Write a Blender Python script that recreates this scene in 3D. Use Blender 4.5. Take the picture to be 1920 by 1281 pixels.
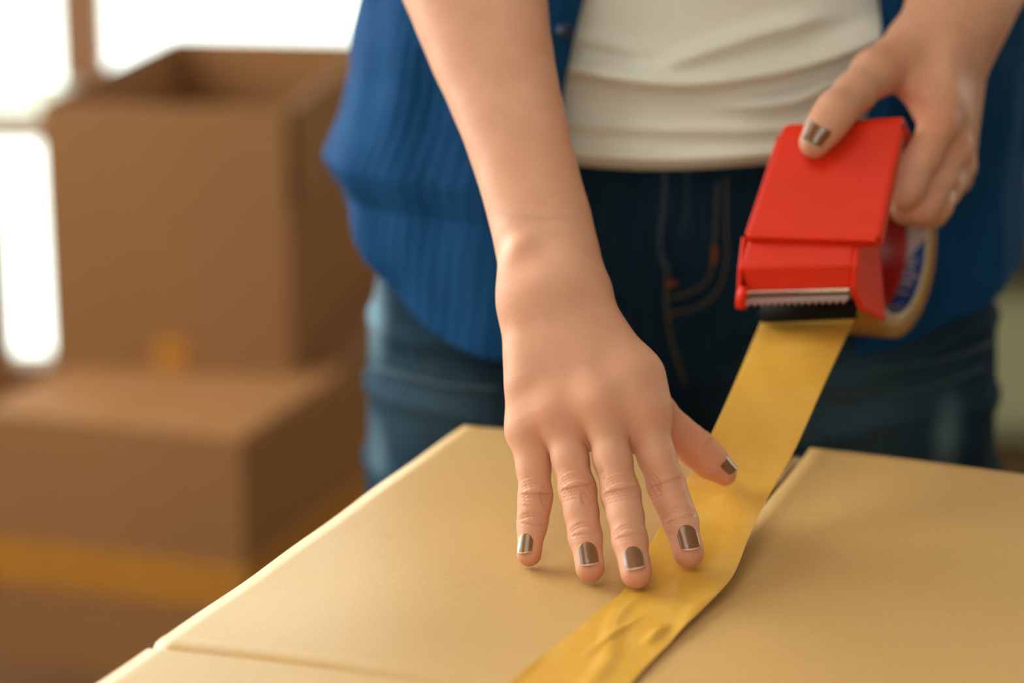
import bpy, bmesh, math, random
import numpy as np
from mathutils import Vector, Matrix
from mathutils.bvhtree import BVHTree

random.seed(7); np.random.seed(7)
for o in list(bpy.data.objects): bpy.data.objects.remove(o)
scene = bpy.context.scene
COL = scene.collection

# ------------------------------------------------------------------ camera, world, lights, exposure
CAMZ, PITCH, FPX = 1.23, math.radians(15.0), 85.0/36.0*1920.0
BOXZ = 0.80                                   # top of the carton being taped
cam_d = bpy.data.cameras.new('camera'); cam = bpy.data.objects.new('camera', cam_d); COL.objects.link(cam)
cam.location = (0, 0, CAMZ); cam.rotation_euler = (math.pi/2-PITCH, 0, 0)
cam_d.lens = 85; cam_d.sensor_width = 36; cam_d.sensor_fit = 'HORIZONTAL'
cam_d.dof.use_dof = True; cam_d.dof.focus_distance = 1.225; cam_d.dof.aperture_fstop = 3.3
cam_d.clip_start = 0.05
scene.camera = cam

world = bpy.data.worlds.new('world'); scene.world = world; world.use_nodes = True
wb = world.node_tree.nodes['Background']
wb.inputs[0].default_value = (0.90, 1.0, 0.90, 1); wb.inputs[1].default_value = 4.0

def area(name, loc, target, sx, sy, power, color):
    d = bpy.data.lights.new(name, 'AREA'); d.shape = 'RECTANGLE'; d.size = sx; d.size_y = sy
    d.energy = power; d.color = color
    o = bpy.data.objects.new(name, d); COL.objects.link(o); o.location = loc
    o.rotation_euler = (Vector(target)-Vector(loc)).to_track_quat('-Z', 'Y').to_euler()
    return o
area('daylight_left_window', (-1.70, 2.5, 1.70), (0.1, 1.5, 0.8), 2.0, 1.5, 92, (0.93, 1.0, 0.97))
area('front_key_light', (-0.3, -1.75, 1.75), (0.2, 1.4, 0.9), 1.8, 1.1, 8.5, (1.0, 0.95, 0.88))  # added soft frontal key; the window behind the camera is assumed
area('overhead_soft_light', (-0.45, 0.45, 2.6), (0.0, 1.3, 0.85), 1.1, 1.0, 14, (1.0, 0.90, 0.76))  # added soft light from above, no known fixture
area('right_fill_light', (2.12, 3.35, 1.55), (-0.4, 3.2, 0.5), 1.3, 1.1, 15, (1.0, 0.94, 0.84))  # added fill for the right faces of the rear cartons, no known window

vs = scene.view_settings
vs.view_transform = 'Standard'; vs.look = 'None'; vs.gamma = 1.0; vs.use_curve_mapping = False
vs.exposure = 0.0

# ------------------------------------------------------------------ helpers
c_, s_ = math.cos(PITCH), math.sin(PITCH)
FWD = np.array([0, c_, -s_]); RGT = np.array([1.0, 0, 0]); UPV = np.array([0, s_, c_]); CAM = np.array([0, 0, CAMZ])
def ray(px, py): return FWD + RGT*(px-960)/FPX - UPV*(py-640.5)/FPX
def at(px, py, Y):
    d = ray(px, py); return CAM + d*(Y/d[1])
def onz(px, py, z):
    d = ray(px, py); return CAM + d*((z-CAMZ)/d[2])
def onplane(px, py, P, N):
    d = ray(px, py); return CAM + d*(np.dot(P-CAM, N)/np.dot(d, N))
def unit(v): v = np.asarray(v, float); return v/np.linalg.norm(v)

def mesh_obj(name, verts, faces, mat, parent=None, smooth=True, mats=None, fmat=None):
    me = bpy.data.meshes.new(name)
    me.from_pydata([tuple(v) for v in verts], [], [tuple(f) for f in faces])
    for m in (mats or ([mat] if mat else [])): me.materials.append(m)
    if fmat is not None: me.polygons.foreach_set('material_index', list(fmat))
    if smooth: me.polygons.foreach_set('use_smooth', [True]*len(me.polygons))
    me.update()
    o = bpy.data.objects.new(name, me); COL.objects.link(o)
    if parent: o.parent = parent; o.matrix_parent_inverse = Matrix.Translation(-Vector(parent.location))
    return o
def empty(name, loc, label, cat, group=None):
    o = bpy.data.objects.new(name, None); COL.objects.link(o); o.location = tuple(loc); o.empty_display_size = .05
    o['label'] = label; o['category'] = cat
    if group: o['group'] = group
    return o
def bm_obj(name, bm, mat, parent=None, smooth=False):
    me = bpy.data.meshes.new(name); bmesh.ops.recalc_face_normals(bm, faces=bm.faces); bm.to_mesh(me); bm.free()
    if mat: me.materials.append(mat)
    if smooth: me.polygons.foreach_set('use_smooth', [True]*len(me.polygons))
    o = bpy.data.objects.new(name, me); COL.objects.link(o)
    if parent: o.parent = parent; o.matrix_parent_inverse = Matrix.Translation(-Vector(parent.location))
    return o
def structure(o): o['kind'] = 'structure'; return o
def bevel(o, w, seg=2, ang=0.5):
    m = o.modifiers.new('bevel', 'BEVEL'); m.width = w; m.segments = seg; m.limit_method = 'ANGLE'; m.angle_limit = ang
    o.data.polygons.foreach_set('use_smooth', [True]*len(o.data.polygons))
    m.harden_normals = True
    return o
def solid(o, t, off=-1):
    m = o.modifiers.new('solid', 'SOLIDIFY'); m.thickness = t; m.offset = off; return o
def box_bm(bm, lo, hi, M=None):
    r = bmesh.ops.create_cube(bm, size=1.0); vsx = r['verts']
    for v in vsx:
        v.co = Vector([lo[i]+(hi[i]-lo[i])*(v.co[i]+.5) for i in range(3)])
        if M is not None: v.co = M @ v.co
    return vsx
def box_obj(name, lo, hi, mat, parent=None, M=None, bev=0):
    bm = bmesh.new(); box_bm(bm, lo, hi, M); o = bm_obj(name, bm, mat, parent)
    if bev: bevel(o, bev)
    return o
def prism(name, front, back, mat, parent=None, bev=0, seg=2):
    n = len(front); V = [np.asarray(p) for p in front]+[np.asarray(p) for p in back]
    F = [list(range(n)), list(range(2*n-1, n-1, -1))]+[[i, n+i, n+(i+1) % n, (i+1) % n] for i in range(n)]
    bm = bmesh.new(); vv = [bm.verts.new(p) for p in V]
    for f in F: bm.faces.new([vv[i] for i in f])
    o = bm_obj(name, bm, mat, parent)
    if bev: bevel(o, bev, seg)
    return o
def grid_obj(name, P, mat, parent=None, close_u=False):
    """P: array (nv, nu, 3)"""
    nv, nu = P.shape[:2]; V = P.reshape(-1, 3); F = []
    for j in range(nv-1):
        for i in range(nu if close_u else nu-1):
            i2 = (i+1) % nu; F.append((j*nu+i, j*nu+i2, (j+1)*nu+i2, (j+1)*nu+i))
    return mesh_obj(name, V, F, mat, parent)
def tube(name, pts, r, mat, parent=None, n=8):
    pts = [np.asarray(p, float) for p in pts]; V = []; F = []
    for i, p in enumerate(pts):
        d = unit(pts[min(i+1, len(pts)-1)]-pts[max(i-1, 0)])
        x = np.cross(d, [0.13, 0.31, 0.94]); x = unit(x); y = np.cross(d, x)
        rr = r[i] if hasattr(r, '__len__') else r
        for k in range(n): V.append(p+rr*(math.cos(2*math.pi*k/n)*x+math.sin(2*math.pi*k/n)*y))
    for i in range(len(pts)-1):
        for k in range(n): F.append((i*n+k, i*n+(k+1) % n, (i+1)*n+(k+1) % n, (i+1)*n+k))
    F.append(list(range(n))[::-1]); F.append([(len(pts)-1)*n+k for k in range(n)])
    return mesh_obj(name, V, F, mat, parent)
def crom(pts, n):
    """Catmull-Rom through pts, n samples per span"""
    P = [np.asarray(p, float) for p in pts]; P = [2*P[0]-P[1]]+P+[2*P[-1]-P[-2]]; out = []
    for i in range(1, len(P)-2):
        for k in range(n):
            t = k/n; a, b, c, d = P[i-1:i+3]
            out.append(.5*((2*b)+(c-a)*t+(2*a-5*b+4*c-d)*t*t+(3*b-a-3*c+d)*t**3))
    out.append(P[-2]); return np.array(out)

# ------------------------------------------------------------------ materials (procedural)
class NT:
    def __init__(s, name):
        s.m = bpy.data.materials.new(name); s.m.use_nodes = True; s.t = s.m.node_tree; s.n = s.t.nodes
        s.b = s.n['Principled BSDF']; s.out = s.n['Material Output']
    def new(s, kind, **kw):
        n = s.n.new(kind)
        for k, v in kw.items():
            if k.startswith('_'): setattr(n, k[1:], v)
            else: n.inputs[k.replace('_', ' ')].default_value = v
        return n
    def link(s, a, b): s.t.links.new(a, b)
    def coord(s, kind='Object', scale=(1, 1, 1), rot=(0, 0, 0)):
        c = s.new('ShaderNodeTexCoord'); m = s.new('ShaderNodeMapping'); m.inputs['Scale'].default_value = scale
        m.inputs['Rotation'].default_value = rot
        s.link(c.outputs[kind], m.inputs[0]); return m.outputs[0]
    def noise(s, vec, scale, detail=3, rough=.5):
        n = s.new('ShaderNodeTexNoise'); n.inputs['Scale'].default_value = scale; n.inputs['Detail'].default_value = detail
        n.inputs['Roughness'].default_value = rough
        if vec: s.link(vec, n.inputs['Vector'])
        return n.outputs['Fac']
    def ramp(s, fac, stops):
        r = s.new('ShaderNodeValToRGB'); e = r.color_ramp.elements
        e[0].position, e[0].color = stops[0][0], (*stops[0][1], 1); e[1].position, e[1].color = stops[-1][0], (*stops[-1][1], 1)
        for p, c in stops[1:-1]: x = e.new(p); x.color = (*c, 1)
        s.link(fac, r.inputs[0]); return r.outputs[0]
    def mix(s, fac, a, b, mode='MIX'):
        m = s.new('ShaderNodeMix', _data_type='RGBA', _blend_type=mode)
        for v, i in ((fac, 0), (a, 6), (b, 7)):
            if hasattr(v, 'links') or hasattr(v, 'is_linked'): s.link(v, m.inputs[i])
            else: m.inputs[i].default_value = v if i == 0 else (*v, 1)
        return m.outputs[2]
    def math(s, op, a, b=None, clamp=False):
        m = s.new('ShaderNodeMath', _operation=op); m.use_clamp = clamp
        for i, v in enumerate((a, b)):
            if v is None: continue
            if hasattr(v, 'is_linked'): s.link(v, m.inputs[i])
            else: m.inputs[i].default_value = v
        return m.outputs[0]
    def bump(s, h, strength, dist):
        b = s.new('ShaderNodeBump'); b.inputs['Strength'].default_value = strength; b.inputs['Distance'].default_value = dist
        s.link(h, b.inputs['Height']); s.link(b.outputs[0], s.b.inputs['Normal']); return b
    def color(s, c):
        if hasattr(c, 'is_linked'): s.link(c, s.b.inputs['Base Color'])
        else: s.b.inputs['Base Color'].default_value = (*c, 1)
    def set(s, **kw):
        for k, v in kw.items(): s.b.inputs[k.replace('_', ' ')].default_value = v
        return s

def simple(name, col, rough=.5, metal=0, spec=.5, var=.08, vs=40, coat=0):
    t = NT(name); v = t.coord(); f = t.noise(v, vs, 4)
    lo = tuple(x*(1-var) for x in col); hi = tuple(min(1, x*(1+var)) for x in col)
    t.color(t.ramp(f, [(.3, lo), (.7, hi)])); t.set(Roughness=rough, Metallic=metal); t.b.inputs['Specular IOR Level'].default_value = spec
    t.b.inputs['Coat Weight'].default_value = coat
    return t.m

def cardboard(name, col, rough=.62, spec=.5):
    t = NT(name); v = t.coord(); vf = t.coord(scale=(1, 3.2, 1), rot=(0, 0, .3))
    f1 = t.noise(vf, 520, 4, .7); f2 = t.noise(v, 7, 3)
    base = t.ramp(f1, [(.3, tuple(x*.72 for x in col)), (.5, col), (.72, tuple(min(1, x*1.18) for x in col))])
    t.color(t.mix(.35, base, t.ramp(f2, [(.3, tuple(x*.9 for x in col)), (.7, tuple(min(1, x*1.06) for x in col))])))
    t.set(Roughness=rough); t.b.inputs['Specular IOR Level'].default_value = spec
    t.bump(f1, .3, .0008); return t.m
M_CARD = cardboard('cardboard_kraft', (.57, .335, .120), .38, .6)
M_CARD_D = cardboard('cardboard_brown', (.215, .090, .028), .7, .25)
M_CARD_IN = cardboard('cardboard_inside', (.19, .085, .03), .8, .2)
M_BTAPE = simple('brown_tape_old', (.33, .125, .012), .4)

def tape_material():
    t = NT('packing_tape_tan'); v = t.coord(); f = t.noise(v, 60, 3)
    t.color(t.ramp(f, [(.3, (.66, .345, .045)), (.7, (.72, .39, .06))])); t.set(Roughness=.2)
    t.b.inputs['Specular IOR Level'].default_value = .55
    tr = t.new('ShaderNodeBsdfTranslucent'); tr.inputs[0].default_value = (.75, .42, .06, 1)
    mx = t.new('ShaderNodeMixShader'); mx.inputs[0].default_value = .10
    t.link(t.b.outputs[0], mx.inputs[1]); t.link(tr.outputs[0], mx.inputs[2]); t.link(mx.outputs[0], t.out.inputs[0])
    vb = t.coord(scale=(1, 1, 1)); t.bump(t.noise(vb, 45, 2), .25, .002); return t.m
M_TAPE = tape_material()
M_ROLL = simple('tape_roll_side', (.34, .155, .024), .55, spec=.2)
M_CORE = simple('tape_core_paper', (.62, .46, .24), .8)
M_RED = simple('red_plastic', (.70, .028, .006), .42, var=.03, spec=.18)
M_RED_D = simple('red_plastic_hub', (.42, .008, .008), .4, var=.03)
M_STEEL = simple('blade_steel', (.75, .73, .70), .18, 1.0, var=.02)
M_BLACK = simple('black_rubber', (.006, .005, .004), .8, spec=.2)
M_BLADE = simple('blade_red_reflection', (.42, .30, .28), .3, 1.0, var=.02)  # red reflection of the plastic is put into this steel's base colour
M_BLUEL = simple('label_blue', (.008, .06, .25), .5)
M_WHITEL = simple('label_white', (.55, .43, .42), .6)
M_POLISH = simple('brown_nail_polish', (.19, .074, .024), .2, spec=.45, var=.04, coat=.35)
M_NAILTIP = simple('bare_nail_edge', (.72, .52, .40), .35)

def skin_material():
    t = NT('skin'); v = t.coord()
    a = t.new('ShaderNodeAttribute'); a.attribute_name = 'red'
    f = t.noise(v, 55, 4); f2 = t.noise(v, 14, 2)
    base = t.ramp(f, [(.3, (.61, .297, .188)), (.7, (.67, .345, .225))])
    base = t.mix(t.ramp(f2, [(.35, (0, 0, 0)), (.75, (.5, .5, .5))]), base, (.62, .28, .165))
    t.color(t.mix(t.math('MULTIPLY', a.outputs['Fac'], .75, True), base, (.60, .215, .115)))
    t.set(Roughness=.52); t.b.inputs['Specular IOR Level'].default_value = .18
    t.b.inputs['Subsurface Weight'].default_value = .12; t.b.inputs['Subsurface Radius'].default_value = (1, .35, .2)
    t.b.inputs['Subsurface Scale'].default_value = .006
    vo = t.new('ShaderNodeTexVoronoi'); vo.inputs['Scale'].default_value = 900; t.link(v, vo.inputs['Vector'])
    h = t.math('ADD', t.math('MULTIPLY', vo.outputs['Distance'], .5), t.noise(v, 500, 4))
    t.bump(h, .2, .0006); return t.m
M_SKIN = skin_material()

def denim():
    t = NT('denim'); v = t.coord(); g = t.new('ShaderNodeNewGeometry')
    f1 = t.noise(v, 900, 3, .7); f2 = t.noise(v, 9, 4, .6); vv = t.coord(scale=(1, 1, .12)); f3 = t.noise(vv, 260, 3)
    base = t.ramp(f2, [(.3, (.003, .010, .021)), (.55, (.0055, .019, .038)), (.8, (.012, .034, .058))])
    base = t.mix(.3, base, t.ramp(f3, [(.3, (.002, .009, .019)), (.7, (.018, .044, .066))]))
    at_ = t.new('ShaderNodeAttribute'); at_.attribute_name = 'wear'
    wear = t.math('MULTIPLY', at_.outputs['Fac'], t.math('ADD', f1, .35), True)
    t.color(t.mix(wear, base, (.17, .26, .31)))
    t.set(Roughness=.9); t.b.inputs['Specular IOR Level'].default_value = .06
    t.bump(f1, .3, .001); return t.m
M_DENIM = denim()
M_THREAD = simple('faded_seam_thread', (.035, .06, .075), .9)
M_THREAD_O = simple('tan_stitching', (.075, .065, .04), .9)
M_BARTACK = simple('orange_bartack', (.20, .055, .008), .9)

def cloth(name, lo, mid, hi, stripe=True, sheen=.2):
    t = NT(name); v = t.coord(scale=(1, 1, .06)); vo = t.coord()
    f1 = t.noise(v, 330, 3, .6); f2 = t.noise(vo, 14, 4); f3 = t.noise(vo, 1200, 2)
    b = t.ramp(f2, [(.3, lo), (.7, mid)])
    if stripe: b = t.mix(t.math('MULTIPLY', f1, .45), b, hi)
    t.color(b); t.set(Roughness=.85); t.b.inputs['Specular IOR Level'].default_value = .08
    t.b.inputs['Sheen Weight'].default_value = sheen
    t.bump(t.math('ADD', f1, t.math('MULTIPLY', f3, .4)), .6 if stripe else .1, .002); return t.m
M_SHIRT = cloth('blue_cotton', (.003, .033, .100), (.005, .046, .132), (.012, .078, .21), True, .0)
M_TEE = cloth('white_jersey', (.70, .68, .60), (.74, .72, .64), (.7, .7, .6), False, .1)
M_HAIR = simple('dark_brown_hair', (.03, .015, .008), .5)
M_SHOE = simple('white_canvas', (.6, .58, .54), .8)
M_BUTTON = simple('navy_button', (.012, .03, .07), .3)

def floor_mat():
    t = NT('wood_floor'); v = t.coord(scale=(1, 6, 1)); f = t.noise(v, 6, 4)
    t.color(t.ramp(f, [(.3, (.075, .032, .014)), (.7, (.12, .052, .022))])); t.set(Roughness=.32); return t.m
M_FLOOR = floor_mat()
M_WALL = simple('painted_wall', (.28, .24, .16), .9, var=.03)
M_CEIL = simple('ceiling_paint', (.50, .46, .40), .9, var=.02)
M_FRAME = simple('window_wood', (.26, .11, .045), .5)
M_WTOP = simple('pale_tabletop', (.62, .60, .50), .5)
M_PALE = simple('pale_olive_paint', (.30, .28, .16), .7)
M_DARKW = simple('dark_stained_wood', (.035, .022, .010), .6)
M_MIDW = simple('brown_wood', (.13, .07, .026), .6)
def glass_mat():
    t = NT('window_glass'); tr = t.new('ShaderNodeBsdfTransparent'); gl = t.new('ShaderNodeBsdfGlossy'); gl.inputs[1].default_value = .02
    mx = t.new('ShaderNodeMixShader'); mx.inputs[0].default_value = .05
    t.link(tr.outputs[0], mx.inputs[1]); t.link(gl.outputs[0], mx.inputs[2]); t.link(mx.outputs[0], t.out.inputs[0]); return t.m
M_GLASS = glass_mat()

# ------------------------------------------------------------------ SDF modelling of organic shapes
def smin(a, b, k):
    if k <= 0: return np.minimum(a, b)
    h = np.maximum(k-np.abs(a-b), 0)/k
    return np.minimum(a, b)-h*h*k*.25
def smax(a, b, k): return -smin(-a, -b, k)
def rcone(a, b, r1, r2):
    a = np.asarray(a, np.float32); b = np.asarray(b, np.float32)
    ba = b-a; l2 = float(ba@ba); rr = r1-r2; a2 = l2-rr*rr; il2 = 1.0/l2
    def f(P):
        pa = P-a; y = pa@ba; z = y-l2
        x2 = ((pa*l2-y[..., None]*ba)**2).sum(-1); y2 = y*y*l2; z2 = z*z*l2
        k = np.sign(rr)*rr*rr*x2
        d3 = (np.sqrt(x2*a2*il2)+y*rr)*il2-r1
        d2 = np.sqrt(x2+y2)*il2-r1; d1 = np.sqrt(x2+z2)*il2-r2
        return np.where(np.sign(z)*a2*z2 > k, d1, np.where(np.sign(y)*a2*y2 < k, d2, d3))
    m = max(r1, r2); f.lo = np.minimum(a, b)-m; f.hi = np.maximum(a, b)+m
    return f
def ell(c, r, R=None):
    c = np.asarray(c, np.float32); r = np.asarray(r, np.float32)
    def f(P):
        p = P-c
        if R is not None: p = p@np.asarray(R, np.float32).T
        k0 = np.sqrt(((p/r)**2).sum(-1)); k1 = np.sqrt(((p/(r*r))**2).sum(-1))+1e-9
        return k0*(k0-1)/k1
    m = float(r.max()); f.lo = c-m; f.hi = c+m
    return f
def blend(fs, k):
    def f(P):
        d = fs[0](P)
        for g in fs[1:]: d = smin(d, g(P), k)
        return d
    f.lo = np.min([g.lo for g in fs], 0); f.hi = np.max([g.hi for g in fs], 0)
    return f
class Field:
    def __init__(s, lo, hi, h):
        s.lo = np.asarray(lo, np.float32); s.h = h
        s.n = np.ceil((np.asarray(hi)-s.lo)/h).astype(int)+1
        s.v = np.full(s.n, .03, np.float32)
    def box(s, lo, hi):
        i0 = np.clip(np.floor((lo-s.lo)/s.h).astype(int), 0, s.n); i1 = np.clip(np.ceil((hi-s.lo)/s.h).astype(int)+1, 0, s.n)
        sl = tuple(slice(a, b) for a, b in zip(i0, i1))
        ax = [(s.lo[k]+s.h*np.arange(i0[k], i1[k])).astype(np.float32) for k in range(3)]
        return sl, np.stack(np.meshgrid(*ax, indexing='ij'), -1)
    def add(s, f, k=0.004, pad=.032, op='u'):
        if 0 < k < .01: pad = min(pad, .020)
        sl, P = s.box(f.lo-pad, f.hi+pad)
        if 0 in P.shape: return
        d = np.minimum(f(P), .03)
        s.v[sl] = smin(s.v[sl], d, k) if op == 'u' else smax(s.v[sl], -d, k)
    def mesh(s):
        """naive surface nets"""
        v = s.v; ins = v < 0; nx, ny, nz = v.shape
        c = ins[:-1, :-1, :-1].astype(np.int8)
        for dx, dy, dz in ((1,0,0),(0,1,0),(0,0,1),(1,1,0),(1,0,1),(0,1,1),(1,1,1)):
            c = c+ins[dx:nx-1+dx, dy:ny-1+dy, dz:nz-1+dz]
        act = (c > 0) & (c < 8); ids = np.argwhere(act); index = np.full(act.shape, -1, np.int32); index[act] = np.arange(len(ids))
        acc = np.zeros((len(ids), 3)); cnt = np.zeros(len(ids))
        cs = [(0,0,0),(1,0,0),(0,1,0),(1,1,0),(0,0,1),(1,0,1),(0,1,1),(1,1,1)]
        for i, a in enumerate(cs):
            for j, b in enumerate(cs):
                if j <= i or sum(abs(p-q) for p, q in zip(a, b)) != 1: continue
                va = v[ids[:,0]+a[0], ids[:,1]+a[1], ids[:,2]+a[2]]; vb = v[ids[:,0]+b[0], ids[:,1]+b[1], ids[:,2]+b[2]]
                m = (va < 0) != (vb < 0); t = np.where(m, va/np.where(m, va-vb, 1), 0)
                p = np.array(a)+t[:, None]*(np.array(b)-np.array(a)); acc[m] += p[m]; cnt[m] += 1
        V = s.lo+s.h*(ids+acc/cnt[:, None]); F = []
        for ax in range(3):
            o1, o2 = [(1, 2), (2, 0), (0, 1)][ax]
            sl0 = [slice(None)]*3; sl1 = [slice(None)]*3; sl0[ax] = slice(0, -1); sl1[ax] = slice(1, None)
            a = ins[tuple(sl0)]; b = ins[tuple(sl1)]
            e = np.argwhere(a != b); e = e[(e[:, o1] > 0) & (e[:, o2] > 0) & (e[:, o1] < v.shape[o1]-1) & (e[:, o2] < v.shape[o2]-1)]
            def g(d1, d2):
                q = e.copy(); q[:, o1] -= d1; q[:, o2] -= d2; return index[q[:,0], q[:,1], q[:,2]]
            Q = np.stack([g(1, 1), g(0, 1), g(0, 0), g(1, 0)], 1); fl = ~a[e[:,0], e[:,1], e[:,2]]
            Q[fl] = Q[fl][:, ::-1]; F.append(Q)
        F = np.concatenate(F); F = F[(F >= 0).all(1)]
        return V, F
def vnormals(V, F):
    n = np.zeros_like(V); a = V[F[:,0]]; c = V[F[:,2]]; b = V[F[:,1]]; d = V[F[:,3]]
    fn = np.cross(c-a, d-b)
    for k in range(4): np.add.at(n, F[:,k], fn)
    return n/(np.linalg.norm(n, axis=1, keepdims=True)+1e-12)
def vsmooth(V, F, it=1, lam=.5):
    for _ in range(it):
        s = np.zeros_like(V); c = np.zeros(len(V))
        for k in range(4):
            i, j = F[:,k], F[:,(k+1) % 4]
            np.add.at(s, i, V[j]); np.add.at(c, i, 1); np.add.at(s, j, V[i]); np.add.at(c, j, 1)
        V = V+lam*(s/np.maximum(c, 1)[:, None]-V)
    return V
def fast_mesh(name, V, F, mat, parent=None, attrs=None):
    me = bpy.data.meshes.new(name); me.vertices.add(len(V)); me.vertices.foreach_set('co', V.astype(np.float32).ravel())
    me.loops.add(F.size); me.loops.foreach_set('vertex_index', F.astype(np.int32).ravel())
    me.polygons.add(len(F)); me.polygons.foreach_set('loop_start', np.arange(0, F.size, 4, dtype=np.int32))
    me.update(calc_edges=True); me.validate()
    me.polygons.foreach_set('use_smooth', np.ones(len(me.polygons), bool))
    for k, a in (attrs or {}).items():
        x = me.attributes.new(k, 'FLOAT', 'POINT'); x.data.foreach_set('value', a.astype(np.float32))
    me.materials.append(mat); me.update()
    o = bpy.data.objects.new(name, me); COL.objects.link(o)
    if parent: o.parent = parent; o.matrix_parent_inverse = Matrix.Translation(-Vector(parent.location))
    return o
def snoise(P, sc, seed=0):
    """cheap smooth noise: sum of sines"""
    rs = np.random.RandomState(seed); o = 0
    for _ in range(5):
        k = rs.normal(size=3)*sc; o = o+np.sin(P@k+rs.uniform(0, 6.28))
    return o/5

# ================================================================== THE SETTING
WY = 4.25
structure(box_obj('floor', (-1.86, -2.1, -.06), (2.3, WY+.12, 0), M_FLOOR))
structure(box_obj('ceiling', (-1.86, -2.1, 2.7), (2.3, WY+.12, 2.76), M_CEIL))
def wall_with_hole(name, axis, pos, th, u0, u1, h0, h1, z0, z1):
    bm = bmesh.new()
    def b(a0, a1, za, zb):
        if a1-a0 < 1e-4 or zb-za < 1e-4: return
        lo, hi = ((pos, a0, za), (pos+th, a1, zb)) if axis == 'x' else ((a0, pos, za), (a1, pos+th, zb))
        box_bm(bm, lo, hi)
    b(u0, h0, 0, 2.7); b(h1, u1, 0, 2.7); b(h0, h1, 0, z0); b(h0, h1, z1, 2.7)
    return structure(bm_obj(name, bm, M_WALL))
wall_with_hole('wall_left', 'x', -1.86, .1, -2.1, WY+.12, .8, 3.2, .7, 2.5)
wall_with_hole('wall_right', 'x', 2.2, .1, -2.1, WY+.12, 2.6, 4.0, 1.0, 2.2)
wall_with_hole('wall_front', 'y', -2.1, .1, -1.76, 2.2, -1.3, .6, 1.2, 2.6)
wall_with_hole('wall_back', 'y', WY, .12, -1.76, 2.2, -1.72, -.10, .0, 2.35)
def window(name, axis, pos, a0, a1, z0, z1, bars, rails):
    w = bpy.data.objects.new(name, None); COL.objects.link(w); structure(w)
    w.location = (pos, (a0+a1)/2, z0) if axis == 'x' else ((a0+a1)/2, pos, z0)
    def bx(nm, u0, u1, za, zb, d0, d1, m, bev=.004):
        lo, hi = ((pos+d0, u0, za), (pos+d1, u1, zb)) if axis == 'x' else ((u0, pos+d0, za), (u1, pos+d1, zb))
        return box_obj(nm, lo, hi, m, w, bev=bev)
    t = .05
    bx('frame_jamb', a0, a0+t, z0, z1, -.02, .07, M_FRAME); bx('frame_jamb', a1-t, a1, z0, z1, -.02, .07, M_FRAME)
    bx('frame_rail', a0+t, a1-t, z0, z0+t, -.02, .07, M_FRAME); bx('frame_rail', a0+t, a1-t, z1-t, z1, -.02, .07, M_FRAME)
    xs = [a0+t]+[q for b in bars for q in (b-.04, b+.04)]+[a1-t]
    for b in bars: bx('mullion', b-.04, b+.04, z0+t, z1-t, -.01, .05, M_FRAME)
    for i in range(0, len(xs), 2): bx('pane', xs[i], xs[i+1], z0+t, z1-t, .02, .026, M_GLASS, 0)
    return w
xm = at(152, 60, WY+.01)[0]
window('window_1', 'y', WY+.01, -1.72, -.10, .002, 2.35, [xm], [])
window('window_2', 'x', -1.83, .8, 3.2, .7, 2.5, [1.6, 2.4], [])
window('added_window_right', 'x', 2.23, 2.6, 4.0, 1.0, 2.2, [3.3], [])  # unseen window, made up to go with the right fill
window('added_window_front', 'y', -2.07, -1.3, .6, 1.2, 2.6, [-.35], [])  # unseen window, put in to go with the frontal key

# ------------------------------------------------------------------ cartons behind
def carton(name, origin, yaw, dx, dy, dz, label, open_top=False, tape=None, patch=None, lid=True):
    """origin: front-right bottom corner; dx runs to the left, dy to the back"""
    root = empty(name, origin, label, 'box', 'moving cartons stacked in the background')
    M = Matrix.Translation(Vector(origin)) @ Matrix.Rotation(yaw, 4, 'Z')
    th = .005
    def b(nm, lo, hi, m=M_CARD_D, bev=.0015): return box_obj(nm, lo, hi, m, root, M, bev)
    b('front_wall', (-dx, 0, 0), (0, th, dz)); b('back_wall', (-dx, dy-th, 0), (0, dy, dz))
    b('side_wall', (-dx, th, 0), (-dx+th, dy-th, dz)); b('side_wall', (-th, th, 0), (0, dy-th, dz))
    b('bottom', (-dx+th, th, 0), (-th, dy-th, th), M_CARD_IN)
    if not open_top:
        b('top_flap', (-dx, 0, dz), (-dx/2-.001, dy, dz+th)); b('top_flap', (-dx/2+.001, 0, dz), (0, dy, dz+th))
    else:                                       # flaps folded down against the outside of the side walls
        Mr = M @ Matrix.Translation((.001, 0, dz)) @ Matrix.Rotation(math.radians(-5), 4, 'Y')
        box_obj('top_flap', (0, .01, -.13), (th, dy-.01, 0), M_CARD_D, root, Mr, .0015)
        Mb = M @ Matrix.Translation((0, .008, dz-.004)) @ Matrix.Rotation(math.radians(6), 4, 'X')
        box_obj('top_flap', (-dx+.01, 0, -.12), (-.01, th, 0), M_CARD_IN, root, Mb, .0015)
    if tape:
        z0, z1 = tape
        b('tape_band', (-dx, -.0012, z0), (.0012, 0, z1), M_BTAPE, 0); b('tape_band', (0, 0, z0), (.0012, dy, z1), M_BTAPE, 0)
    if patch:
        x0, x1, z0, z1 = patch; b('tape_end', (x0, -.0012, z0), (x1, 0, z1), M_BTAPE, 0)
    return root
LZ = .342
pc = onz(452, 822, LZ+.005)
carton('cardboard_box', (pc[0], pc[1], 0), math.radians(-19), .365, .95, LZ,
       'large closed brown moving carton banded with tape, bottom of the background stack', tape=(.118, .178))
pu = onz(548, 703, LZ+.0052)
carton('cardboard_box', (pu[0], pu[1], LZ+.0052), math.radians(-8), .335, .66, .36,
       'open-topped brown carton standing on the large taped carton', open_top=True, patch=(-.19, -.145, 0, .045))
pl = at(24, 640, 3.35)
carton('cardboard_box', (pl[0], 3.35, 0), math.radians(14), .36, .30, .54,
       'brown carton cut off by the left edge, standing on the floor behind the stack')

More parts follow.
